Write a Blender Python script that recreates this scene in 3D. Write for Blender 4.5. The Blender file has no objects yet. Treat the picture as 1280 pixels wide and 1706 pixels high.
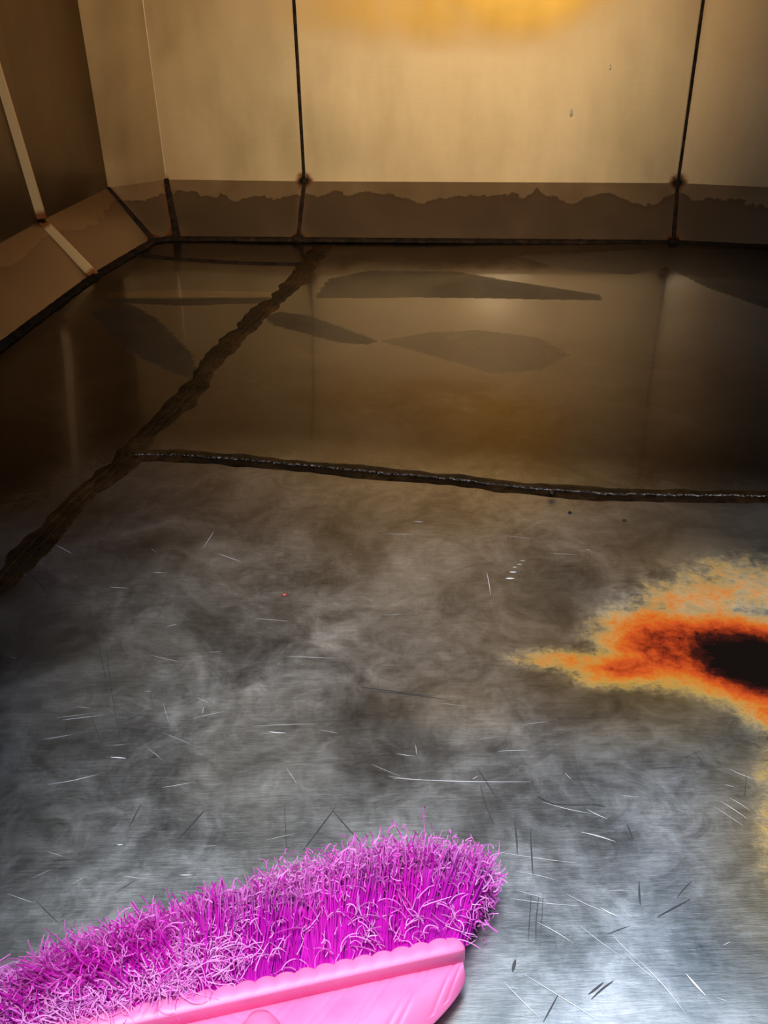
import bpy, bmesh, math, random
import numpy as np
from mathutils import Vector, Matrix, noise
random.seed(7); rng = np.random.default_rng(7)
S = bpy.context.scene; COL = S.collection

# ---------------------------------------------------------------- camera
F = 1630.0; H = 0.8
Zc = np.array([-50, 2607, 1630.]); Zc /= np.linalg.norm(Zc)
fw = np.array([0, 0, -1.]); Yc = fw - (fw @ Zc) * Zc; Yc /= np.linalg.norm(Yc)
Xc = np.cross(Yc, Zc)
R = np.array([Xc, Yc, Zc])
cam = bpy.data.cameras.new('camera'); cam.sensor_fit = 'HORIZONTAL'; cam.sensor_width = 36
cam.lens = F / 1280 * 36; cam.clip_start = 0.01
co = bpy.data.objects.new('camera', cam); COL.objects.link(co)
co.matrix_world = Matrix.Translation((0, 0, H)) @ Matrix(R.tolist()).to_4x4()
S.camera = co

def un(px, py, z=0.0):                       # photo position -> point of the tank at height z
    d = R @ np.array([(px - 640) / F, -(py - 853) / F, -1.]); t = (z - H) / d[2]
    return Vector((t * d[0], t * d[1], z))
def pr(P):                                   # points (n,3) -> photo positions
    c = (np.asarray(P, float) - np.array([0, 0, H])) @ R
    return 640 + F * c[:, 0] / -c[:, 2], 853 - F * c[:, 1] / -c[:, 2]

# ---------------------------------------------------------------- light
S.view_settings.view_transform = 'Standard'; S.view_settings.look = 'None'
S.view_settings.gamma = 1; S.view_settings.use_curve_mapping = False
S.view_settings.exposure = 0.0
W = bpy.data.worlds.new('sky'); S.world = W; W.use_nodes = True
bg = W.node_tree.nodes['Background']
bg.inputs[0].default_value = (0.54, 0.72, 1.0, 1); bg.inputs[1].default_value = 2.6
sl = bpy.data.lights.new('sun', 'SUN'); sl.energy = 4.0; sl.angle = math.radians(16); sl.color = (1, .95, .88)
so = bpy.data.objects.new('sun', sl); COL.objects.link(so)
so.rotation_euler = Vector((0.11, 0.04, -1.0)).to_track_quat('-Z', 'Y').to_euler()
ll = bpy.data.lights.new('warm_fill_spot', 'SPOT'); ll.energy = 200; ll.color = (1, .80, .50); ll.shadow_soft_size = .15  # warm fill added to brighten the back wall, not a lamp of the tank
ll.spot_size = math.radians(47); ll.spot_blend = 1
lo = bpy.data.objects.new('warm_fill_spot', ll); COL.objects.link(lo); lo.location = (0.15, 0.10, 0.97)
lo.rotation_euler = (Vector((0.02, 2.8, 0.46)) - lo.location).to_track_quat('-Z', 'Y').to_euler()

# ---------------------------------------------------------------- materials
def mat(name, col=(.5, .5, .5), metal=0., rough=.5, **kw):
    m = bpy.data.materials.new(name); m.use_nodes = True
    b = m.node_tree.nodes['Principled BSDF']
    b.inputs['Base Color'].default_value = (*col, 1); b.inputs['Metallic'].default_value = metal
    b.inputs['Roughness'].default_value = rough
    for k, v in kw.items(): b.inputs[k.replace('_', ' ')].default_value = v
    return m, m.node_tree.nodes, m.node_tree.links, b
class NT:
    def __init__(s, m): s.n = m.node_tree.nodes; s.l = m.node_tree.links
    def put(s, sock, v):
        if hasattr(v, 'links'): s.l.new(v, sock)
        elif v is not None:
            sock.default_value = v
    def pos(s, scale=(1, 1, 1), rot=0.0):
        g = s.n.new('ShaderNodeNewGeometry'); mp = s.n.new('ShaderNodeMapping')
        mp.inputs['Scale'].default_value = scale; mp.inputs['Rotation'].default_value = (0, 0, rot)
        s.l.new(g.outputs['Position'], mp.inputs['Vector']); return mp.outputs[0]
    def noise(s, vec, scale, detail=4, rough=.6, dist=0.):
        t = s.n.new('ShaderNodeTexNoise'); s.l.new(vec, t.inputs['Vector'])
        t.inputs['Scale'].default_value = scale; t.inputs['Detail'].default_value = detail
        t.inputs['Roughness'].default_value = rough; t.inputs['Distortion'].default_value = dist
        return t.outputs['Fac']
    def attr(s, name):
        a = s.n.new('ShaderNodeAttribute'); a.attribute_name = name; return a.outputs['Fac']
    def m(s, op, a, b=0., c=0., clamp=False):
        t = s.n.new('ShaderNodeMath'); t.operation = op; t.use_clamp = clamp
        s.put(t.inputs[0], a); s.put(t.inputs[1], b); s.put(t.inputs[2], c); return t.outputs[0]
    def rng(s, v, a, b, c, d, smooth=False):
        t = s.n.new('ShaderNodeMapRange'); s.put(t.inputs[0], v)
        if smooth: t.interpolation_type = 'SMOOTHSTEP'
        for i, x in enumerate((a, b, c, d)): s.put(t.inputs[1 + i], x)
        return t.outputs[0]
    def ramp(s, v, stops, interp='LINEAR'):
        t = s.n.new('ShaderNodeValToRGB'); s.put(t.inputs[0], v); r = t.color_ramp; r.interpolation = interp
        while len(r.elements) < len(stops): r.elements.new(.5)
        for e, (p, c) in zip(r.elements, stops): e.position = p; e.color = (*c, 1) if len(c) == 3 else c
        return t.outputs[0]
    def mix(s, f, a, b, mode='MIX'):
        t = s.n.new('ShaderNodeMix'); t.data_type = 'RGBA'; t.blend_type = mode
        s.put(t.inputs[0], f)
        for k, v in ((6, a), (7, b)):
            if hasattr(v, 'links'): s.l.new(v, t.inputs[k])
            else: t.inputs[k].default_value = (*v, 1)
        return t.outputs[2]
    def bump(s, h, strength, dist):
        t = s.n.new('ShaderNodeBump'); s.put(t.inputs['Height'], h)
        t.inputs['Strength'].default_value = strength; t.inputs['Distance'].default_value = dist
        return t.outputs[0]

# floor: mottled, scratched stainless sheet with a rust bloom; smoother where a film of water stands
M_floor, _, _, b = mat('stainless_floor', metal=.8)
k = NT(M_floor)
p = k.pos(); cloud = k.noise(p, 7, 7, .62, .6); big = k.noise(p, 2.6, 3, .5, .5)
brushp = k.pos((1.0, 7, 1), .08); br1 = k.noise(brushp, 34, 5, .7)
brushp2 = k.pos((6, 1, 1), -.5); br2 = k.noise(brushp2, 30, 4, .7)
swirl = k.noise(p, 19, 6, .7, 1.6)
mott = k.m('ADD', k.m('MULTIPLY', cloud, .56), k.m('ADD', k.m('MULTIPLY', br1, .12), k.m('ADD', k.m('MULTIPLY', br2, .05), k.m('MULTIPLY', swirl, .27))))
base = k.ramp(mott, [(.36, (.18, .185, .185)), (.46, (.32, .33, .33)), (.55, (.50, .515, .52)), (.64, (.72, .74, .75))])
base = k.mix(k.rng(big, .42, .62, .05, .5), base, (.34, .315, .25))
wet = k.attr('wet')
base = k.mix(k.m('MULTIPLY', wet, .88), base, (.046, .026, .016))
dark_refl_ = k.m('MULTIPLY', k.attr('dark_refl'), k.rng(big, .35, .6, .65, 1)); dark_refl_.node.label = 'dark_refl'
base = k.mix(dark_refl_, base, (.032, .020, .012)); base = k.mix(k.attr('pale_refl'), base, (.20, .15, .10))  # dark and pale wall reflections painted into the floor colour
am = k.m('ADD', k.attr('amber'), k.m('MULTIPLY', k.m('SUBTRACT', cloud, .5), .5))
base = k.mix(k.rng(am, .05, .8, 0, .92), base, (.40, .26, .075))
fine = k.noise(p, 85, 6, .75, .3); mid = k.noise(p, 26, 5, .65, .5)
ru = k.m('ADD', k.attr('rust'), k.m('ADD', k.m('MULTIPLY', k.m('SUBTRACT', fine, .5), .42), k.m('MULTIPLY', k.m('SUBTRACT', mid, .5), .42)))
rcol = k.ramp(ru, [(.06, (.22, .155, .06)), (.20, (.50, .30, .03)), (.32, (.50, .17, .006)), (.47, (.42, .058, .002)), (.60, (.22, .022, .004)), (.72, (.03, .004, .002)), (.85, (.0035, .0015, .001))])
rm = k.m('MULTIPLY', k.rng(ru, -.04, .42, 0, 1, True), k.rng(k.attr('rust'), .015, .14, 0, 1, True))
base = k.mix(rm, base, rcol)
k.l.new(base, b.inputs['Base Color'])
met = k.m('MULTIPLY', k.m('SUBTRACT', 1, k.m('MULTIPLY', dark_refl_, .8)), k.m('MULTIPLY', k.m('SUBTRACT', 1, k.rng(ru, .22, .55, 0, 1)), .975))
k.l.new(met, b.inputs['Metallic'])
rg = k.m('ADD', k.rng(mott, .35, .65, .27, .42), k.m('MULTIPLY', rm, .45)); k.l.new(k.m('MULTIPLY', k.rng(ru, .3, .6, .5, .04), k.m('SUBTRACT', 1, k.m('MULTIPLY', dark_refl_, .8))), b.inputs['Specular IOR Level'])
rg = k.m('ADD', k.m('SUBTRACT', rg, k.m('MULTIPLY', wet, .14)), k.m('MULTIPLY', dark_refl_, .35))
k.l.new(rg, b.inputs['Roughness'])
k.l.new(k.m('MULTIPLY', k.m('MULTIPLY', wet, .24), k.m('SUBTRACT', 1, dark_refl_, 0, True)), b.inputs['Coat Weight']); b.inputs['Coat Roughness'].default_value = .05; b.inputs['Coat IOR'].default_value = 1.4
hh = k.m('ADD', k.m('MULTIPLY', k.m('MULTIPLY', br1, .6), k.m('SUBTRACT', 1, k.m('MULTIPLY', wet, .95))), k.m('MULTIPLY', k.m('ADD', fine, mid), rm))
k.l.new(k.bump(hh, .25, .0012), b.inputs['Normal'])

def steel_wall(name, tint, dark, metal=.75, ro=.33, stain_line=False):
    m, _, _, b = mat(name, metal=metal); k = NT(m)
    p = k.pos(); c = k.noise(p, 3.2, 5, .55, .4); v = k.noise(k.pos((3, 3, .7)), 5, 4, .55); f = k.noise(k.pos((1, 1, 6)), 22, 4, .7)
    s_ = k.m('ADD', k.m('MULTIPLY', c, .62), k.m('ADD', k.m('MULTIPLY', v, .3), k.m('MULTIPLY', f, .08)))
    base = k.ramp(s_, [(.36, dark), (.62, tint)])
    gd = k.m('ADD', k.attr('gold_glow'), k.m('MULTIPLY', k.m('SUBTRACT', c, .5), .9))
    base = k.mix(k.rng(gd, .2, .8, 0, 1, True), base, k.ramp(gd, [(.3, (.50, .29, .10)), (.8, (.74, .45, .075))]))  # golden reflected glow painted into the wall colour
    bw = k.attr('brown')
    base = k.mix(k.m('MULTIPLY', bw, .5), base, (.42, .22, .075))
    if stain_line:
        g = k.n.new('ShaderNodeNewGeometry'); sx = k.n.new('ShaderNodeSeparateXYZ'); k.l.new(g.outputs['Position'], sx.inputs[0])
        n1 = k.noise(k.pos((1, 1, .25)), 6, 2, .5); n2 = k.noise(k.pos((1, 1, .5)), 32, 3, .6)
        zz = k.m('ADD', sx.outputs[2], k.m('ADD', k.m('MULTIPLY', k.m('SUBTRACT', n1, .5), .10), k.m('MULTIPLY', k.m('SUBTRACT', n2, .5), .035)))
        dn = k.rng(zz, .093, .096, 1, 0)
        rim = k.m('MULTIPLY', k.rng(zz, .085, .096, 0, 1), dn)
        base = k.mix(k.m('MULTIPLY', dn, .85), base, (.15, .092, .052))
        base = k.mix(k.m('MULTIPLY', rim, .35), base, (.10, .05, .03))
    rs = k.m('ADD', k.attr('rust'), k.m('MULTIPLY', k.m('SUBTRACT', k.noise(p, 60, 4, .7), .5), .5))
    base = k.mix(k.rng(rs, .2, .6, 0, 1, True), base, k.ramp(rs, [(.3, (.30, .10, .025)), (.75, (.03, .012, .006))]))
    k.l.new(base, b.inputs['Base Color'])
    k.l.new(k.m('ADD', k.rng(s_, .35, .65, ro - .05, ro + .08), k.m('MULTIPLY', k.attr('rust'), .3, clamp=False)), b.inputs['Roughness'])
    k.l.new(k.bump(k.m('ADD', k.noise(p, 2.2, 2, .5), k.m('MULTIPLY', f, .02)), .35, .01), b.inputs['Normal'])
    b.inputs['Coat Weight'].default_value = .25; b.inputs['Coat Roughness'].default_value = .12
    return m
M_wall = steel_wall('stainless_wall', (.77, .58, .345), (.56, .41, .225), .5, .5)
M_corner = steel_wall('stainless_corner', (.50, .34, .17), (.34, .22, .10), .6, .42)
M_side = steel_wall('stainless_side_wall', (.17, .11, .06), (.10, .065, .035), .75, .34)  # same steel as the back wall, its shade put into a darker tint
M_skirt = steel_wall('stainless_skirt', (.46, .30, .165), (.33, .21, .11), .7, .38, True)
M_lskirt = steel_wall('stainless_left_skirt', (.25, .155, .08), (.18, .11, .055), .7, .36, True)  # copy of the skirt steel with the left side's shade in its colour
M_plain, _, _, _ = mat('stainless_outside_view', (.38, .29, .2), .7, .4)

M_seal, _, _, b = mat('dark_sealant', (.02, .015, .01), 0, .8, Specular_IOR_Level=.12); k = NT(M_seal)
n1 = k.noise(k.pos(), 45, 5, .7)
k.l.new(k.ramp(n1, [(.4, (.008, .007, .005)), (.62, (.035, .018, .010)), (.78, (.10, .045, .02))]), b.inputs['Base Color'])
k.l.new(k.bump(n1, .8, .004), b.inputs['Normal'])
M_weld, _, _, b = mat('weld_residue', (.05, .03, .02), .0, .6, Specular_IOR_Level=.1); k = NT(M_weld)
n1 = k.noise(k.pos(), 55, 6, .75, .6); n2 = k.noise(k.pos(), 9, 3, .6)
k.l.new(k.ramp(k.m('ADD', k.m('MULTIPLY', n1, .5), k.m('MULTIPLY', n2, .5)), [(.36, (.004, .0015, .0005)), (.50, (.024, .009, .002)), (.66, (.11, .040, .011))]), b.inputs['Base Color'])
k.l.new(k.rng(n1, .35, .65, .2, .5), b.inputs['Roughness']); k.l.new(k.bump(n1, .9, .004), b.inputs['Normal'])
M_bead, _, _, b = mat('weld_bead_metal', (.30, .24, .20), .9, .18); k = NT(M_bead)
n1 = k.noise(k.pos(), 160, 3, .6)
k.l.new(k.ramp(n1, [(.42, (.04, .025, .018)), (.6, (.22, .16, .12)), (.7, (.8, .75, .7))]), b.inputs['Base Color']); k.l.new(k.bump(n1, 1, .004), b.inputs['Normal'])
M_strip, _, _, b = mat('sunlit_steel_strip', (.86, .66, .42), .2, .35); k = NT(M_strip)
n1 = k.noise(k.pos(), 50, 4, .6)
k.l.new(k.mix(k.rng(k.m('ADD', k.attr('rust'), k.m('MULTIPLY', n1, .3)), .45, .8, 0, 1), (.98, .62, .27), (.40, .11, .02)), b.inputs['Base Color'])  # sunlight caught by the strip painted as a pale warm tone
M_bright, _, _, _ = mat('bright_edge_glint', (.95, .80, .58), .6, .25)  # pale joint edges; also colours the bumps added as glints
M_scrL, _, _, _ = mat('fresh_scratch', (.85, .86, .88), .5, .35)
M_scrD, _, _, _ = mat('dark_scratch', (.05, .05, .055), .3, .5)
def film(name, col, a, rough=.2):
    m, _, _, b = mat(name, col, 0, rough, Specular_IOR_Level=.25); k = NT(m)
    k.l.new(k.rng(k.noise(k.pos((1, .5, 1)), 5, 4, .6), .35, .65, a * .45, a), b.inputs['Alpha']); return m
M_refl_dark = film('dark_refl_film', (.022, .014, .009), .85, .3)  # dark tint for reflections painted on the floor
M_refl_faint = film('faint_refl_film', (.028, .018, .012), .5, .3)
M_refl_pale = film('pale_refl_film', (.42, .32, .22), .45)

# ---------------------------------------------------------------- mesh helpers
def link(name, me, mats, parent=None, kind=None):
    o = bpy.data.objects.new(name, me); COL.objects.link(o)
    for m in (mats if isinstance(mats, (list, tuple)) else [mats]): me.materials.append(m)
    if parent: o.parent = parent
    if kind: o['kind'] = kind
    return o
def mesh(vs, fs, smooth=True, name='mesh'):
    me = bpy.data.meshes.new(name); me.from_pydata([tuple(map(float, v)) for v in vs], [], fs); me.update()
    if smooth: me.polygons.foreach_set('use_smooth', [True] * len(me.polygons))
    return me
def setattr_f(me, name, arr):
    a = me.attributes.new(name, 'FLOAT', 'POINT'); a.data.foreach_set('value', np.asarray(arr, dtype=np.float32))
def segd(P, A, B):
    A = np.array(A); B = np.array(B); ba = B - A; h = np.clip(((P - A) @ ba) / (ba @ ba), 0, 1)
    return np.linalg.norm(P - A - h[:, None] * ba, axis=1)
def sheet(A, B, C, D, nu, nv, v0=0):          # quad A-B (bottom) / D-C (top) as a grid
    A, B, C, D = map(lambda q: np.array(q, float), (A, B, C, D)); vs = []
    for j in range(nv + 1):
        for i in range(nu + 1):
            u, v = i / nu, j / nv; vs.append((A * (1 - u) + B * u) * (1 - v) + (D * (1 - u) + C * u) * v)
    fs = [(v0 + j * (nu + 1) + i, v0 + j * (nu + 1) + i + 1, v0 + (j + 1) * (nu + 1) + i + 1, v0 + (j + 1) * (nu + 1) + i) for j in range(nv) for i in range(nu)]
    return vs, fs
def resample(pts, step):
    pts = [Vector(q) for q in pts]; out = [pts[0]]
    for a, c in zip(pts, pts[1:]):
        n = max(1, int((c - a).length / step))
        out += [a.lerp(c, i / n) for i in range(1, n + 1)]
    return out
def bead(name, pts, w, h, m, parent, jit=.25, step=.01, wend=None, seg=7, up=None, seed=0, wob=0.):
    """a raised bead of lumpy half-round section along a line on a surface whose normal is `up`"""
    P = resample(pts, step); n = len(P); vs = []; fs = []; up = Vector(up or (0, 0, 1)).normalized()
    for i, q in enumerate(P):
        t = (P[min(i + 1, n - 1)] - P[max(i - 1, 0)]).normalized(); s = t.cross(up).normalized()
        f = i / max(1, n - 1); ww = w + ((wend if wend is not None else w) - w) * f
        q = q + s * wob * noise.noise(Vector((i * .07, seed, 5)))
        jl = 1 + jit * noise.noise(Vector((i * .31, seed, 0))) + jit * noise.noise(Vector((i * .09, seed, 9)))
        jr = 1 + jit * noise.noise(Vector((i * .31, seed, 3))) + jit * noise.noise(Vector((i * .09, seed, 7)))
        jh = 1 + .6 * jit * noise.noise(Vector((i * .5, seed, 6)))
        for k_ in range(seg + 1):
            a = math.pi * k_ / seg; c = math.cos(a)
            vs.append(q + s * c * ww * (jl if c > 0 else jr) + up * (math.sin(a) * h * jh - .001))
    for i in range(n - 1):
        for k_ in range(seg):
            a = i * (seg + 1) + k_; fs.append((a, a + 1, a + seg + 2, a + seg + 1))
    fs.append(tuple(range(seg + 1))[::-1]); fs.append(tuple((n - 1) * (seg + 1) + q for q in range(seg + 1)))
    fs += [(i * (seg + 1), (i + 1) * (seg + 1), (i + 1) * (seg + 1) + seg, i * (seg + 1) + seg) for i in range(n - 1)]
    return link(name, mesh(vs, fs), m, parent)
def lump(name, c, r, m, parent, sq=(1, 1, 1), seed=0):
    bm = bmesh.new(); bmesh.ops.create_icosphere(bm, subdivisions=3, radius=1)
    for v in bm.verts:
        d = 1 + .35 * noise.noise(v.co * 1.7 + Vector((seed * 3.1, 0, 0))) + .12 * noise.noise(v.co * 5 + Vector((0, seed, 0)))
        v.co = Vector((v.co.x * sq[0], v.co.y * sq[1], v.co.z * sq[2])) * r * d + Vector(c)
    me = bpy.data.meshes.new(name); bm.to_mesh(me); bm.free(); me.polygons.foreach_set('use_smooth', [True] * len(me.polygons))
    return link(name, me, m, parent)

# ---------------------------------------------------------------- plan of the tank
h1 = .13; HT = 1.05
Lf = [Vector((-1.37, -.70, 0)), un(0, 578), un(155, 462), un(256, 402)]             # feet of the left wall
Bf = [un(290, 398), un(497, 400), un(1122, 405), Vector((1.50, 2.46, 0))]
Lt = [Vector((-1.50, -.70, h1)), un(0, 405, h1), un(68, 368, h1), un(180, 313, h1)]
Bt = [un(277, 299, h1), un(507, 302, h1), un(1130, 305, h1), Vector((1.62, 2.52, h1))]
up_ = lambda q, z=HT: Vector((q[0], q[1], z))

# ---------------------------------------------------------------- floor
xs = np.arange(-1.5, 1.65, .008); ys = np.concatenate([np.arange(-.7, .3, .02), np.arange(.3, 1.9, .007), np.arange(1.9, 3.0, .0045)])
GX, GY = np.meshgrid(xs, ys); nx, ny = len(xs), len(ys)
P = np.stack([GX.ravel(), GY.ravel(), np.zeros(nx * ny)], 1)
PX, PY = pr(P); far = P[:, 1] < .32
z = .0035 * np.sin(P[:, 0] * 3.1 + 1.2 * np.sin(P[:, 1] * 1.9)) * np.sin(P[:, 1] * 2.7 + .6) + .0006 * np.sin(P[:, 0] * 11 + P[:, 1] * 7) * np.sin(P[:, 1] * 9 - P[:, 0] * 4)
P[:, 2] = z - .001
def fz(x, y):
    return .0035 * math.sin(x * 3.1 + 1.2 * math.sin(y * 1.9)) * math.sin(y * 2.7 + .6) + .0006 * math.sin(x * 11 + y * 7) * math.sin(y * 9 - x * 4) - .001
def G(cx, cy, sx, sy, ang=0, pw=1.0):
    c, s = math.cos(ang), math.sin(ang); dx, dy = PX - cx, PY - cy
    u = (dx * c + dy * s) / sx; v = (-dx * s + dy * c) / sy
    return np.exp(-(u * u + v * v) ** pw)
rust = np.maximum.reduce([1.0 * G(1262, 1104, 165, 66, .26, 1.3), .66 * G(1120, 1075, 120, 62, .15, 1.2), .58 * G(1050, 1110, 95, 30, -.05), .36 * G(960, 1098, 110, 20, .02),
                          .45 * G(1290, 1185, 60, 36, .3), .30 * G(1150, 1000, 110, 45, 0), .16 * G(1290, 1330, 45, 190), .25 * G(1230, 980, 160, 60)])
rust[far] = 0
amber = np.maximum.reduce([.75 * G(1080, 1130, 280, 110, .1), .6 * G(1290, 1400, 120, 280), .35 * G(800, 1160, 240, 80), .5 * G(1100, 940, 150, 70)]); amber[far] = 0
yl = np.interp(PX, [-400, 0, 230, 800, 1280, 1700], [960, 880, 775, 815, 850, 880])
wet = np.clip((yl + 10 - PY) / 90, 0, 1); wet = wet * wet * (3 - 2 * wet); wet[P[:, 1] < .9] = 0
verts = list(P); fl = []
ii = np.arange(nx - 1); 
for j in range(ny - 1):
    a = j * nx + ii
    fl += list(zip(a.tolist(), (a + 1).tolist(), (a + nx + 1).tolist(), (a + nx).tolist()))
nbase = len(fl); midx = [0] * nbase
def ribbon(pts, w, mi, lift=.0007, taper=True):
    """a thin scratch in the sheet (pts are floor points)"""
    q = resample(pts, .01); n = len(q); s0 = len(verts)
    for i, c in enumerate(q):
        t = (q[min(i + 1, n - 1)] - q[max(i - 1, 0)]).normalized(); s = Vector((-t.y, t.x, 0)); f = i / (n - 1) if n > 1 else 0
        ww = w * (.25 + .75 * math.sin(math.pi * f)) if taper else w
        for sg in (-1, 1):
            v = c + s * sg * ww / 2; verts.append((v.x, v.y, fz(v.x, v.y) + lift))
    for i in range(n - 1):
        a = s0 + 2 * i; fl.append((a, a + 2, a + 3, a + 1)); midx.append(mi)
def scr(x0, y0, x1, y1, wpx, mi, bow=0):
    A, B = un(x0, y0), un(x1, y1); k_ = (B - A); nrm = Vector((-k_.y, k_.x, 0)); pts = [A + k_ * t + nrm * bow * math.sin(math.pi * t) for t in np.linspace(0, 1, 9)]
    ribbon(pts, wpx * .00062 * (1 if y0 > 1000 else 1.5), mi)
# bright and dark scratches seen in the sheet
for a in [(655, 1298, 885, 1304, 1.6), (448, 1219, 476, 1221, 2.5), (420, 1210, 530, 1206, .8), (80, 1307, 165, 1290, 1.5), (100, 1200, 168, 1192, 1.2), (70, 1232, 120, 1224, 1),
          (690, 866, 705, 867, 2), (843, 962, 857, 962, 4), (849, 951, 861, 951, 3), (855, 943, 861, 943, 2), (862, 938, 870, 938, 1.5), (866, 932, 876, 932, 1.2),
          (470, 1092, 560, 1096, .8), (968, 1388, 1025, 1404, 2.2), (905, 1338, 985, 1357, 1.1), (978, 1350, 1012, 1366, 1.5), (1200, 1335, 1245, 1365, 1.2), (1215, 1330, 1250, 1352, 1), (1190, 1345, 1240, 1378, .8),
          (1143, 1626, 1175, 1662, 3), (1060, 1600, 1140, 1690, 1.2), (1040, 1590, 1100, 1640, .8), (895, 1540, 955, 1575, 1.1), (850, 1500, 960, 1512, 1), (1000, 1515, 1030, 1530, 2), (940, 1490, 1015, 1525, .9),
          (820, 1420, 960, 1440, .9), (860, 1455, 930, 1470, .8), (195, 1408, 205, 1408, 2.5), (300, 1459, 320, 1459, 1.6), (185, 1262, 210, 1264, 3), (840, 1640, 900, 1700, 1), (870, 1625, 1000, 1706, .9), (1020, 1560, 1060, 1600, .9), (1215, 1282, 1260, 1300, 1), (960, 1540, 1040, 1600, .8)]:
    scr(*a, 1, bow=random.uniform(-.04, .04))
for a in [(858, 1370, 862, 1425, 3), (884, 1383, 888, 1460, 2.6), (800, 1310, 822, 1375, 2), (795, 1280, 828, 1332, 1.4), (505, 1418, 560, 1345, 2), (552, 1348, 606, 1410, 2), (298, 1398, 340, 1352, 3.5), (147, 1010, 178, 1142, 1.2),
          (177, 1070, 206, 1256, 1), (150, 1190, 170, 1240, 1.2), (600, 1144, 720, 1160, 2), (610, 1150, 755, 1168, 1.4), (854, 1622, 859, 1602, 5), (980, 1660, 1005, 1640, 3), (985, 1668, 1022, 1637, 2.5), (920, 1340, 990, 1342, 1.2), (895, 1328, 925, 1342, 2.5), (985, 1341, 1010, 1345, 2.4),
          (1065, 1470, 1067, 1510, 3), (885, 1495, 880, 1570, 1.6), (898, 1495, 893, 1575, 1.6), (905, 1490, 900, 1560, 1), (1045, 1375, 1055, 1400, 2), (1095, 1530, 1150, 1500, 2.5), (1128, 1497, 1152, 1470, 2), (476, 1360, 478, 1420, 1.2), (55, 960, 85, 995, 1.5), (100, 1540, 60, 1500, 1), (215, 1380, 235, 1340, 1.6), (905, 1706, 930, 1660, 2), (1080, 1282, 1150, 1278, 1), (1243, 1290, 1240, 1330, 1.4), (480, 1505, 490, 1440, 1), (1010, 1560, 1050, 1545, 1)]:
    scr(*a, 2, bow=random.uniform(-.025, .025))
for i in range(110):                              # finer scuffs of the same kind
    x, y = random.uniform(10, 1270), random.uniform(880, 1690)
    if x > 900 and 960 < y < 1230: continue
    L = random.uniform(8, 60); an = random.gauss(0.05, .3) if random.random() < .6 else random.uniform(0, 3.14)
    scr(x, y, x + L * math.cos(an), y + L * math.sin(an) * .7, random.uniform(.4, .9), random.choice((1, 1, 2)), random.uniform(-.015, .015))
def poly(pts, mi, lift):
    A = [un(*q) for q in pts]; s0 = len(verts); n = len(A)
    for q in A: verts.append((q.x, q.y, lift))
    fl.append(tuple(range(s0, s0 + n))); midx.append(mi)
dark_refl = np.zeros(nx * ny); pale_refl = np.zeros(nx * ny)  # masks of the reflections painted on the far floor
def reflpoly(pts, mi, lift=.0042, rag=.004):
    """a reflection painted into the floor colour: its outline is laid out on the sheet"""
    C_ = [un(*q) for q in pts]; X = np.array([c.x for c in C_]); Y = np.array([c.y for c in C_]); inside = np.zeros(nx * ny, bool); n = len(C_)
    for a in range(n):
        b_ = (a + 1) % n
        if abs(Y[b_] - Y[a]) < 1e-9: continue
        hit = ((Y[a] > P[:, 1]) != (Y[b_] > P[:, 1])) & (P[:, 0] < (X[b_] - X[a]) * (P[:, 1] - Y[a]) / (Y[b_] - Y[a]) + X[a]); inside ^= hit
    if mi == 4: pale_refl[inside] = .8
    else: dark_refl[inside] = np.maximum(dark_refl[inside], .74 if mi == 3 else .36)
reflpoly([(524, 496), (700, 494), (850, 497), (1006, 500), (1000, 491), (930, 480), (830, 464), (756, 450), (620, 448), (548, 462)], 3, .0042)
reflpoly([(438, 526), (470, 518), (520, 527), (570, 545), (632, 568), (612, 574), (560, 570), (500, 553), (455, 541)], 3, .0046)
reflpoly([(632, 568), (700, 586), (770, 606), (822, 621), (900, 614), (950, 590), (900, 562), (800, 550), (720, 552)], 5, .0050)
reflpoly([(150, 520), (215, 505), (262, 530), (320, 590), (330, 640), (245, 602), (200, 575)], 3, .0046)
reflpoly([(860, 425), (950, 450), (1050, 458), (1110, 446), (1180, 480), (1275, 512), (1400, 540), (1400, 425), (1123, 415)], 3, .0055)
reflpoly([(175, 486), (300, 482), (462, 485), (455, 492), (310, 494), (180, 494)], 4, .0042)
reflpoly([(170, 497), (300, 496), (452, 494), (430, 504), (300, 508), (175, 503)], 3, .0042)
fm = mesh(verts, fl, name='floor')
fm.polygons.foreach_set('material_index', midx)
pad = len(verts) - len(P)
setattr_f(fm, 'rust', np.concatenate([rust, np.zeros(pad)])); setattr_f(fm, 'dark_refl', np.concatenate([dark_refl, np.zeros(pad)])); setattr_f(fm, 'pale_refl', np.concatenate([pale_refl, np.zeros(pad)])); setattr_f(fm, 'amber', np.concatenate([amber, np.zeros(pad)])); setattr_f(fm, 'wet', np.concatenate([wet, np.zeros(pad)]))
floor = link('floor', fm, [M_floor, M_scrL, M_scrD, M_refl_dark, M_refl_pale, M_refl_faint], kind='structure')
fl3 = lambda pts: [Vector((q.x, q.y, fz(q.x, q.y))) for q in resample([un(*q) for q in pts], .04)]
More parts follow.
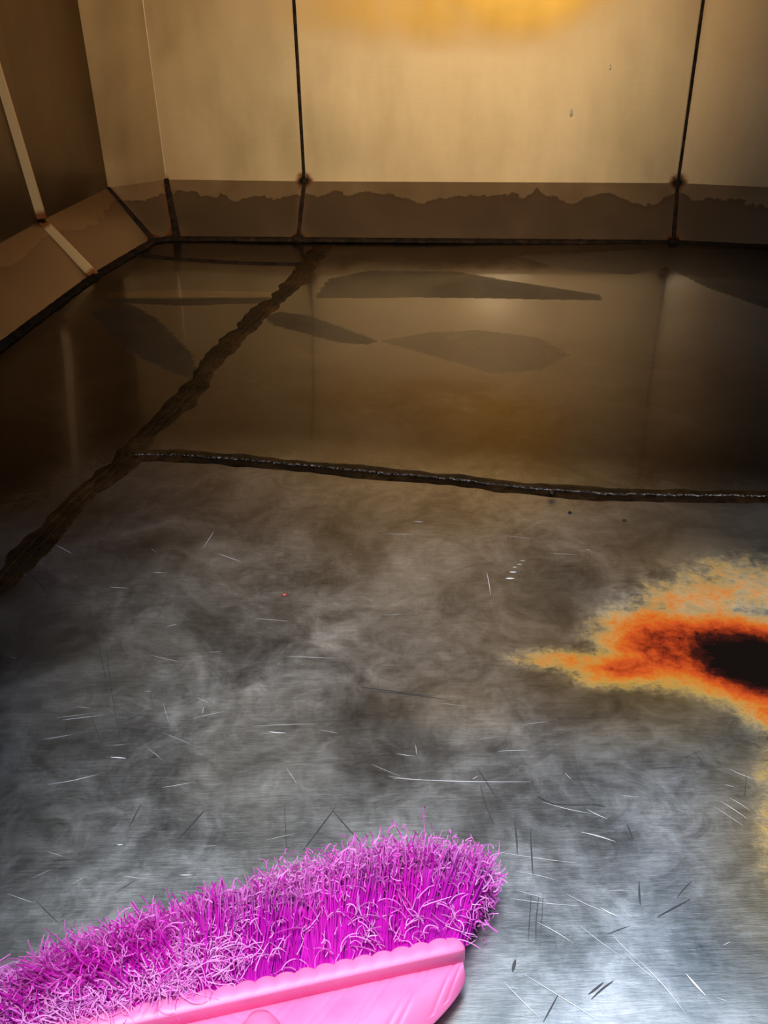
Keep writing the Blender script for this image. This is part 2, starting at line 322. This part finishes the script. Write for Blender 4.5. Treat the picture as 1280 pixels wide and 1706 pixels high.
# welds across the floor: a flat band of brown residue with ridged beads along it
diag = [(-60, 1040), (0, 975), (55, 915), (130, 835), (200, 775), (262, 712), (318, 655), (362, 592), (405, 548), (452, 505), (492, 468), (525, 425), (538, 408)]
bead('weld_band', fl3(diag), .024, .0032, M_weld, floor, .45, wend=.030, seed=1)
for s_, sd in ((-.009, 2), (.008, 3)):
    pts = fl3(diag); pts = [q + Vector((s_, s_ * .2, .0022)) for q in pts]
    bead('weld_ridge', pts, .003, .0028, M_weld, floor, .5, step=.006, seed=sd)
cross = [(222, 760), (290, 760), (410, 768), (530, 778), (650, 788), (760, 797), (830, 806), (920, 814), (1010, 820), (1130, 823), (1290, 826), (1500, 832)]
bead('weld_band', fl3(cross), .022, .003, M_weld, floor, .3, seed=4)
bead('weld_bead', [q + Vector((0, 0, .002)) for q in fl3(cross)], .0030, .003, M_bead, floor, .7, step=.004, seed=5, wob=.003)
lump('weld_spatter', un(920, 820, .004), .005, M_bead, floor, (1.3, 1, .5), 3)
bead('weld_band', fl3([(225, 424), (300, 431), (400, 436), (515, 438)]), .010, .005, M_seal, floor, .3, seed=6)

# ---------------------------------------------------------------- walls
def wall(name, tops, m, feat=None, ztop=HT, n=60):
    vs = []; fs = []
    for A, B in zip(tops, tops[1:]):
        L = (B - A).length; v, f = sheet(A, B, up_(B, ztop), up_(A, ztop), max(2, int(L / .015)), n, len(vs)); vs += v; fs += f
    me = mesh(vs, fs); V = np.array(vs); (feat or zero)(me, V)
    return link(name, me, m, kind='structure')
def zero(me, V):
    for a in ('rust', 'gold_glow', 'brown'): setattr_f(me, a, np.zeros(len(V)))
j1, j2 = Bt[1], Bt[2]
def feat_back(me, V):
    px, py = pr(V); front = V[:, 1] > 1
    g = np.maximum(1.1 * np.exp(-((px - 880) / 170) ** 2 - ((py + 40) / 105) ** 2), .62 * np.exp(-((px - 660) / 270) ** 2 - ((py - 15) / 72) ** 2))  # where the reflected golden glow is painted
    br = np.clip((px - 1080) / 160, 0, .9) + np.clip((470 - px) / 260, 0, .7); br = np.clip(br + .4 * np.exp(-((py - 0) / 90.) ** 2), 0, 1)  # browner towards both sides: light falloff painted in, plus a stained top band
    r = np.zeros(len(V))
    for j in (j1, j2):
        r = np.maximum(r, 1.0 * np.exp(-(np.linalg.norm(V - np.array(j), axis=1) / .025) ** 2)); r = np.maximum(r, .35 * np.exp(-(segd(V, j, up_(j)) / .010) ** 2))
    r = np.maximum(r, .5 * np.exp(-(np.linalg.norm(V - np.array(Bt[0]), axis=1) / .02) ** 2))
    setattr_f(me, 'rust', r); setattr_f(me, 'gold_glow', g * front); setattr_f(me, 'brown', br * front)
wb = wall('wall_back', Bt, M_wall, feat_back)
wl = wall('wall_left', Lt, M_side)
def skirt(name, F_, T_, parent, m=M_skirt):
    vs = []; fs = []; F_ = [f + (f - t) * .12 for f, t in zip(F_, T_)]
    for i in range(len(F_) - 1):
        L = (F_[i + 1] - F_[i]).length; v, f = sheet(F_[i], F_[i + 1], T_[i + 1], T_[i], max(2, int(L / .01)), 14, len(vs)); vs += v; fs += f
    me = mesh(vs, fs); V = np.array(vs); r = np.zeros(len(V))
    for a, c, w_ in ((Bf[1], Bt[1], .012), (Bf[2], Bt[2], .010), (Lf[2], Lt[2], .008), (Bf[0], Bt[0], .014), (Lf[3], Lt[3], .012)):
        r = np.maximum(r, .5 * np.exp(-(segd(V, a, c) / w_) ** 2)); r = np.maximum(r, .95 * np.exp(-(np.linalg.norm(V - np.array(a), axis=1) / .028) ** 2))
    for a in (j1, j2): r = np.maximum(r, .9 * np.exp(-(np.linalg.norm(V - np.array(a), axis=1) / .022) ** 2))
    setattr_f(me, 'rust', r); setattr_f(me, 'gold_glow', r * 0); setattr_f(me, 'brown', r * 0)
    return link(name, me, m, parent)
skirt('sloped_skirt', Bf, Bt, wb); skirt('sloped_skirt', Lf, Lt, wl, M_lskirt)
# chamfered corner between the two walls
def feat_c(me, V): setattr_f(me, 'rust', np.zeros(len(V))); setattr_f(me, 'gold_glow', np.zeros(len(V))); setattr_f(me, 'brown', np.full(len(V), .6))
v, f = sheet(Lt[3], Bt[0], up_(Bt[0]), up_(Lt[3]), 14, 60); me = mesh(v, f); feat_c(me, np.array(v)); link('corner_panel', me, M_corner, wb)
skirt('corner_skirt', [Lf[3], Bf[0]], [Lt[3], Bt[0]], wb)
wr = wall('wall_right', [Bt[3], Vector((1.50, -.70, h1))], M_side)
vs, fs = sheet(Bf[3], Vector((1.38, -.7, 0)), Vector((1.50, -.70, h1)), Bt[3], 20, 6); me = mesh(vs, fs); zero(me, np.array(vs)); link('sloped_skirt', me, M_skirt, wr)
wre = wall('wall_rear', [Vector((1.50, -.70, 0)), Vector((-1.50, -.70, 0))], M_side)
# unseen ceiling; the open manhole over the near half is sized to shape the light
CX0, CX1, CY0, CY1 = -.46, .98, -.05, 1.16
vs = []; fs = []
for (x0, x1, y0, y1) in ((-1.7, 1.8, CY1, 3.1), (-1.7, CX0, -.75, CY1), (CX1, 1.8, -.75, CY1), (CX0, CX1, -.75, CY0)):
    s0 = len(vs); vs += [(x0, y0, HT), (x1, y0, HT), (x1, y1, HT), (x0, y1, HT), (x0, y0, HT + .01), (x1, y0, HT + .01), (x1, y1, HT + .01), (x0, y1, HT + .01)]
    fs += [tuple(s0 + q for q in t) for t in ((3, 2, 1, 0), (4, 5, 6, 7), (0, 1, 5, 4), (1, 2, 6, 5), (2, 3, 7, 6), (3, 0, 4, 7))]
link('ceiling', mesh(vs, fs, False), M_plain, kind='structure')

# joints
nb = Vector((-.098, -.995, 0)).normalized(); nl = Vector((.965, -.26, 0)).normalized()
def sk_n(F1, T1, along): 
    n = (T1 - F1).cross(along).normalized(); return n if n.z > 0 else -n
for a, f_, e in ((Bt[1], Bf[1], 0), (Bt[2], Bf[2], 1)):
    bead('joint_seal', [a, up_(a)], .0048, .003, M_seal, wb, .12, step=.02, up=nb, seed=10 + e)
    o = Vector((-.0058, 0, 0)) if e else Vector((.0055, 0, 0))
    bead('joint_edge', [a + o, up_(a) + o], .0011, .003, M_bright, wb, .1, step=.03, up=nb, seed=20)
    bead('joint_seal', [f_, a], .006, .004, M_seal, wb, .3, up=sk_n(f_, a, Vector((1, 0, 0))), seed=12 + e)
    lump('sealant_lump', a + nb * .001, .0125, M_seal, wb, (1, .5, 1), 5 + e); lump('sealant_lump', f_ + Vector((0, -.004, .004)), .015, M_seal, wb, (1, .8, .8), 7 + e)
cn = Vector((.5, -.86, 0))
bead('joint_edge', [Bt[0], up_(Bt[0])], .0016, .002, M_bright, wb, .05, step=.03, up=cn, seed=21)
bead('joint_seal', [Bf[0] + Vector((.008, 0, 0)), Bt[0]], .013, .006, M_seal, wb, .25, wend=.008, up=sk_n(Bf[0], Bt[0], Vector((1, 0, 0))), seed=22)
bead('joint_seal', [Lf[3], Lt[3]], .013, .006, M_seal, wb, .25, wend=.007, up=(.6, -.5, .6), seed=23)
bead('base_sealant', [Bf[0] + Vector((-.03, 0, 0))] + Bf[1:], .014, .009, M_seal, wb, .25, seed=24)
bead('base_sealant', Lf + [Bf[0]], .016, .009, M_seal, wl, .3, seed=25)
# steel strip, its sunlit brightness put into the colour, covering the joint of the left wall, bent over the skirt
def bar(name, A, B, w, t, m, parent, side, nrm, n=30, rust_ends=True):
    vs = []; fs = []; side = side.normalized(); nrm = nrm.normalized(); R_ = []
    for i in range(n + 1):
        c = A.lerp(B, i / n); e = min(i, n - i) / n * (B - A).length; rv = math.exp(-(e / .02) ** 2)
        for s_, h_ in ((-1, -.001), (-1, t * .7), (-.75, t), (.75, t), (1, t * .7), (1, -.001)):
            vs.append(c + side * s_ * w / 2 + nrm * h_); R_.append(rv)
    for i in range(n):
        for k_ in range(6):
            a, b_ = i * 6 + k_, i * 6 + (k_ + 1) % 6; fs.append((a, b_, b_ + 6, a + 6))
    fs.append((5, 4, 3, 2, 1, 0)); fs.append(tuple(n * 6 + q for q in range(6)))
    me = mesh(vs, fs, False); setattr_f(me, 'rust', R_); return link(name, me, m, parent)
sd = (Lt[2] - Lt[1]).normalized()
top = up_(Lt[2]) + Vector((-.040, -.148, 0))
bar('joint_strip', Lt[2] + Vector((0, 0, .008)), top, .030, .012, M_strip, wl, Vector((.90, .43, 0)), (Vector((.43, -.90, 0))), 60)
skn = sk_n(Lf[2], Lt[2], sd)
bar('joint_strip', Lt[2] + skn * .002 + Vector((0, 0, -.006)), Lf[2] + skn * .004, .026, .010, M_strip, wl, (Lt[2] - Lf[2]).cross(Vector((.42, -.74, .52))) * -1, Vector((.42, -.74, .52)))
lump('sealant_lump', Lt[2] + nl * .004, .011, M_weld, wl, (1, 1, .8), 11)
lump('sealant_lump', Lf[2] + Vector((.004, -.004, .004)), .012, M_seal, wl, (1, 1, .7), 12)
# bright bumps added to stand in for two glints of light on the back wall
for px, py, r_ in ((952, 188, .0045), (1017, 112, .003)):
    zc = .3 if py > 150 else .4
    q = un(px, py, zc)
    for _ in range(12):                               # slide along the sight line onto the wall plane
        d_ = (q - j1).dot(nb); dirv = (q - Vector((0, 0, H))).normalized(); q = q - dirv * (d_ / dirv.dot(nb))
    lump('glint_bump', q, r_, M_bright, wb, (1, .35, 1.2 if r_ > .006 else 2.2), 1)

# ---------------------------------------------------------------- the broom
broom = bpy.data.objects.new('broom', None); COL.objects.link(broom)
HR = un(783, 1585, .055); HL0 = un(250, 1704, .055)
ax = (HR - HL0); ax.z = 0; ax.normalize()                     # along the head
ay = Vector((0, 0, 1)).cross(ax)                              # away from the viewer: where the bristles point
HW = .356 / 2
ctr = HR - ax * HW; ctr.z = 0
broom.location = ctr
broom['label'] = 'pink plastic broom with frizzy magenta bristles lying on the steel floor'; broom['category'] = 'broom'
def L2W(u, v, w): return (ax * u + ay * v + Vector((0, 0, w)))         # local to broom (parent at ctr, no rotation)
M_pink, _, _, b = mat('pink_plastic', (.93, .17, .42), 0, .42, Subsurface_Weight=.2, Subsurface_Scale=.008)
b.inputs['Subsurface Radius'].default_value = (1, .3, .4)
k = NT(M_pink); n1 = k.noise(k.pos(), 30, 3, .5)
k.l.new(k.mix(k.rng(n1, .4, .6, 0, .5), (.88, .21, .47), (.80, .15, .40)), b.inputs['Base Color'])
# plan outline of the fan-shaped body, v negative towards the handle
def fan_v(u):
    a = abs(u) / HW
    return .006 - .098 * max(0, 1 - a) ** .62
nU = 260; topz = .046; lowz = .012
def head_part():
    vs = []; fs = []
    # top plate: profile rings across v for each u
    rows = 60
    us = [(HW - .003) * math.sin(math.pi / 2 * (-1 + 2 * i / nU)) for i in range(nU + 1)]
    for u in us:
        vb = fan_v(u); a = abs(u) / HW
        for j in range(rows + 1):
            t = j / rows; v_ = .011 + (vb - .011) * t
            bulge = .012 * (1 - a * a) * math.sin(math.pi * min(1, t * 1.0)) ** .8
            z_ = topz - .017 + bulge - .010 * t ** 3
            # moulded grooves sweeping towards the handle
            q_ = ((abs(u) * .62 - v_ * .80 + abs(u) ** 2 * 1.2) / .030) % 1.0
            g = max(math.exp(-((q_ - .35) / .05) ** 2), math.exp(-((q_ - .60) / .05) ** 2))
            z_ -= .0009 * g * (1 if .04 < t < .90 else 0)
            vs.append(L2W(u, v_, z_))
        vs.append(L2W(u * .995, vb + .002, topz - .032)); vs.append(L2W(u * .95, .011 + (vb - .011) * .8, lowz))
        vs.append(L2W(u, 0, lowz))
    m_ = rows + 4
    for i in range(nU):
        for j in range(m_ - 1):
            a = i * m_ + j; fs.append((a, a + 1, a + m_ + 1, a + m_))
        fs.append((i * m_ + m_ - 1, i * m_, (i + 1) * m_, (i + 1) * m_ + m_ - 1))
    fs.append(tuple(range(m_))[::-1]); fs.append(tuple(nU * m_ + q for q in range(m_)))
    return mesh(vs, fs)
link('broom_body', head_part(), M_pink, broom)
def block_part():
    # raised bristle block with scalloped front edge; scallop pitch 14 mm
    vs = []; fs = []; N = 360; m_ = 8
    for i in range(N + 1):
        u = -HW + 2 * HW * i / N; a = abs(u) / HW
        end = math.sqrt(max(0.0, 1 - max(0, (abs(u) - (HW - .016)) / .016) ** 2))
        sc = abs(math.sin(math.pi * u / .0165))
        front = .0085 + (.0150 + .0035 * sc ** .6) * (.4 + .6 * end); back = .0075 + .004 * (1 - end)
        zt = topz - .004 * (1 - end)
        prof = [(back, lowz + .012), (back, zt - .0010), (back + .0010, zt), (back + .4 * (front - back), zt + .0012), (front - .004, zt - .0004 + .001 * sc), (front - .001, zt - .003), (front, zt - .008), (front - .001, lowz)]
        for v_, z_ in prof: vs.append(L2W(u, v_, z_))
    for i in range(N):
        for j in range(m_):
            a, b_ = i * m_ + j, i * m_ + (j + 1) % m_; fs.append((a, a + m_, b_ + m_, b_))
    fs.append(tuple(range(m_))); fs.append(tuple(N * m_ + q for q in range(m_))[::-1])
    return mesh(vs, fs)
link('bristle_block', block_part(), M_pink, broom)
def tube_local(name, A, B, r0, r1, m, parent, n=28, rings=None):
    A, B = Vector(A), Vector(B); t = (B - A).normalized(); s = t.cross(Vector((0, 0, 1))).normalized(); w = s.cross(t)
    rings = rings or [(0, 1), (.5, 1), (1, 1)]; vs = []; fs = []
    for f_, kk in rings:
        c = A.lerp(B, f_); r = (r0 + (r1 - r0) * f_) * kk
        for q in range(n): an = 2 * math.pi * q / n; vs.append(c + s * math.cos(an) * r + w * math.sin(an) * r)
    for i in range(len(rings) - 1):
        for q in range(n): a = i * n + q; b_ = i * n + (q + 1) % n; fs.append((a, b_, b_ + n, a + n))
    fs.append(tuple(range(n))[::-1]); fs.append(tuple((len(rings) - 1) * n + q for q in range(n)))
    return link(name, mesh(vs, fs), m, parent)
su = 0.0
tube_local('handle_socket', L2W(su, -.006, .036), L2W(su - .01, -.19, .075), .019, .0165, M_pink, broom, rings=[(0, .55), (.05, .85), (.12, 1), (.9, 1), (.92, 1.12), (1, 1.12)])
M_handle, _, _, _ = mat('handle_plastic', (.90, .20, .45), 0, .35)
tube_local('handle', L2W(su - .008, -.16, .069), L2W(su - .03, -.52, .145), .0115, .0115, M_handle, broom)

# bristles: thousands of crimped plastic filaments
M_br, _, _, b = mat('magenta_bristle', (.7, .03, .65), 0, .45, Specular_IOR_Level=.3, Subsurface_Weight=.0)
k = NT(M_br); tint = k.attr('tint'); tip = k.attr('tip')
c = k.ramp(tint, [(0, (.50, .006, .44)), (.45, (.76, .010, .60)), (.8, (.90, .04, .74)), (1, (.94, .22, .84))])
c = k.mix(k.m('MULTIPLY', tip, .62), c, (.96, .60, .94)); k.l.new(c, b.inputs['Base Color'])
tr = k.n.new('ShaderNodeBsdfTranslucent'); k.l.new(c, tr.inputs[0]); mx = k.n.new('ShaderNodeMixShader'); mx.inputs[0].default_value = .3
k.l.new(b.outputs[0], mx.inputs[1]); k.l.new(tr.outputs[0], mx.inputs[2]); k.l.new(mx.outputs[0], k.n['Material Output'].inputs[0])
bv = []; bf = []; bt = []; bp = []
def strand(P_, r, tint, tipv):
    n = len(P_); s0 = len(bv)
    for i, q in enumerate(P_):
        t = (P_[min(i + 1, n - 1)] - P_[max(i - 1, 0)]); t.normalize()
        s = t.cross(Vector((.13, .21, 1))).normalized(); w = s.cross(t); rr = r * (1 - .35 * i / (n - 1))
        for kk in range(3):
            an = 2.094 * kk; bv.append(q + s * math.cos(an) * rr + w * math.sin(an) * rr); bt.append(tint); bp.append(tipv * max(0, (i / (n - 1) - .68) / .32) if n > 12 else tipv)
    for i in range(n - 1):
        for kk in range(3):
            a, b_ = s0 + i * 3 + kk, s0 + i * 3 + (kk + 1) % 3; bf.append((a, b_, b_ + 3, a + 3))
def bristle_dir(u):
    # splay along the head: right end fairly straight, left end swept far to the left
    f = (u + HW) / (2 * HW)
    return .30 - 1.15 * max(0, 1 - f / .62) ** 1.2 + .45 * max(0, f - .80) / .20
def blen(u):
    f = (u + HW) / (2 * HW)
    return .110 - .036 * max(0, 1 - f / .42) + .012 * math.sin(f * 9) * .6 + .008 * noise.noise(Vector((f * 6, 2, 2)))
NT_ = 24; ROWS = 5
def curl_axis():
    return Vector((random.gauss(0, 1), random.gauss(0, 1), random.gauss(0, 1))).normalized()
for ti in range(NT_):
    for rr_ in range(ROWS):
        u0 = -HW + .008 + (2 * HW - .018) * ti / (NT_ - 1) + random.uniform(-.002, .002) + (.007 if rr_ % 2 and ti < NT_ - 1 else 0)
        zf = rr_ / (ROWS - 1); z0 = .014 + .024 * zf; left = max(0, min(1, (-.02 - u0) / .07)); right = max(0, (u0 - HW + .05) / .05)
        lean = random.gauss(0, .07 + .25 * left); tl = random.uniform(.92, 1.04); tt = random.random()
        nst = 84 if rr_ >= 2 else 44
        for s_ in range(nst):
            u = u0 + random.gauss(0, .0036); z_ = z0 + random.gauss(0, .002)
            du = bristle_dir(u0) + lean + random.gauss(0, .10 + .30 * left)
            rise = (.36 * (zf - .45) + random.gauss(0, .07)) + left * random.uniform(-.1, .55)
            L = blen(u0) * tl * random.uniform(.84, 1.03) * (1 - .10 * (2 * zf - 1) ** 2) * (1 - .16 * right ** 2)
            d = (ax * du + ay + Vector((0, 0, rise))).normalized()
            q = L2W(u, .020, z_); pts = [q.copy()]; n = 20; stp = L / n
            cx = curl_axis(); kk = abs(random.gauss(.25, .45)); st0 = random.uniform(.74, .93) - .35 * left * random.random()
            dd = d.copy()
            for i in range(n):
                f_ = (i + 1) / n
                if f_ > st0: dd = Matrix.Rotation(kk, 3, cx) @ dd
                dd = (dd + Vector((random.gauss(0, 1), random.gauss(0, 1), random.gauss(0, 1))) * .018).normalized()
                if left > .3: dd = (dd - ax * .05 * left).normalized()
                q = q + dd * stp
                if q.z < .0035: q.z = .0035 + random.random() * .003
                pts.append(q.copy())
            tn = min(1, max(0, .05 + .45 * tt + random.gauss(.05, .15) + .25 * left))
            strand(pts, random.uniform(.0006, .00105), tn, random.uniform(.4, 1) if random.random() < .75 else 0)
# loose curled filaments over the top of the pack
for s_ in range(2200):
    u = random.uniform(-HW + .005, HW - .004) if random.random() < .27 else random.uniform(-HW, -.01); du = bristle_dir(u); v_ = random.uniform(.022, .105 - .03 * (u < -.05)); f_ = v_ / .12
    left = u < -.03
    q = L2W(u + du * v_ * .9, v_, .038 + .016 * math.sin(f_ * 3.0) + random.uniform(-.006, .005)); an = random.gauss(1.4, .8) if not left else random.uniform(0, 6.28)
    d = ax * math.cos(an) + ay * math.sin(an) + Vector((0, 0, random.uniform(0, .4))); d.normalize(); pts = [q.copy()]
    cur = random.gauss(0, .20); L = random.uniform(.008, .030); n = 8
    for i in range(n):
        d = (Matrix.Rotation(cur, 3, 'Z') @ d + Vector((0, 0, -.09)) + Vector((random.gauss(0, .06), random.gauss(0, .06), random.gauss(0, .08)))).normalized()
        q = q + d * L / n; q.z = max(q.z, .005); pts.append(q.copy())
    strand(pts, random.uniform(.0004, .00065), random.uniform(.4, 1), random.uniform(.4, 1.25))
for s_ in range(2600):                                  # hooks along the worn tips of the right half
    u = random.uniform(-.02, HW + .008); v_ = .101 + .008 * math.sin(u * 22) + random.gauss(0, .011) - max(0, u - HW + .03) * random.uniform(.3, 1.3)
    q = L2W(u + (.25 + .25 * max(0, u - HW + .04) / .04) * v_, v_, random.uniform(.028, .062) - max(0, u - HW + .03) * .5); d = curl_axis() + ay * .5; d.normalize(); pts = [q.copy()]; cx = curl_axis(); cur = random.uniform(.15, .55); L = random.uniform(.007, .017)
    for i in range(8):
        d = (Matrix.Rotation(cur, 3, cx) @ d).normalized(); q = q + d * L / 8; q.z = max(q.z, .004); pts.append(q.copy())
    strand(pts, random.uniform(.0005, .0008), random.uniform(.3, 1), random.uniform(.2, 1))
for s_ in range(200):                                   # strays hanging off the right end
    q = L2W(HW - .01 + random.gauss(0, .006), random.uniform(.03, .09), random.uniform(.008, .045)); d = ax * random.uniform(.3, 1) + ay * random.gauss(.1, .6) + Vector((0, 0, random.gauss(-.1, .4))); pts = [q.copy()]; cur = random.gauss(0, .4)
    L = random.uniform(.01, .03)
    for i in range(8):
        d = (Matrix.Rotation(cur, 3, 'Z') @ d.normalized() + Vector((0, 0, -.05))).normalized(); q = q + d * L / 8; q.z = max(q.z, .004); pts.append(q.copy())
    strand(pts, .0005, random.uniform(.5, 1), 1)
me = mesh(bv, bf, False); setattr_f(me, 'tint', bt); setattr_f(me, 'tip', bp)
link('bristles', me, M_br, broom, 'stuff')

# ---------------------------------------------------------------- crumbs on the floor
M_crumb, _, _, _ = mat('rust_crumb', (.03, .02, .018), .1, .7); M_red, _, _, _ = mat('red_flake', (.5, .03, .02), 0, .5)
def crumb(px, py, r, m, lab, cat, name):
    q = un(px, py); z_ = fz(q.x, q.y)
    o = lump(name, (0, 0, r * .35), r, m, None, (1.4, 1, .5), px); o.location = (q.x, q.y, z_); o['label'] = lab; o['category'] = cat
crumb(950, 851, .0022, M_crumb, 'tiny dark crumb on the floor just below the lump on the cross weld', 'crumb', 'dirt_crumb')
crumb(1041, 864, .0022, M_crumb, 'tiny dark crumb on the floor below the weld, right of the other crumb', 'crumb', 'dirt_crumb')
crumb(474, 990, .0020, M_red, 'tiny red paint flake on the grey steel floor', 'paint flake', 'paint_flake')
crumb(257, 1261, .0016, M_crumb, 'small black speck on the steel floor left of the middle, above the broom', 'speck', 'dirt_speck')
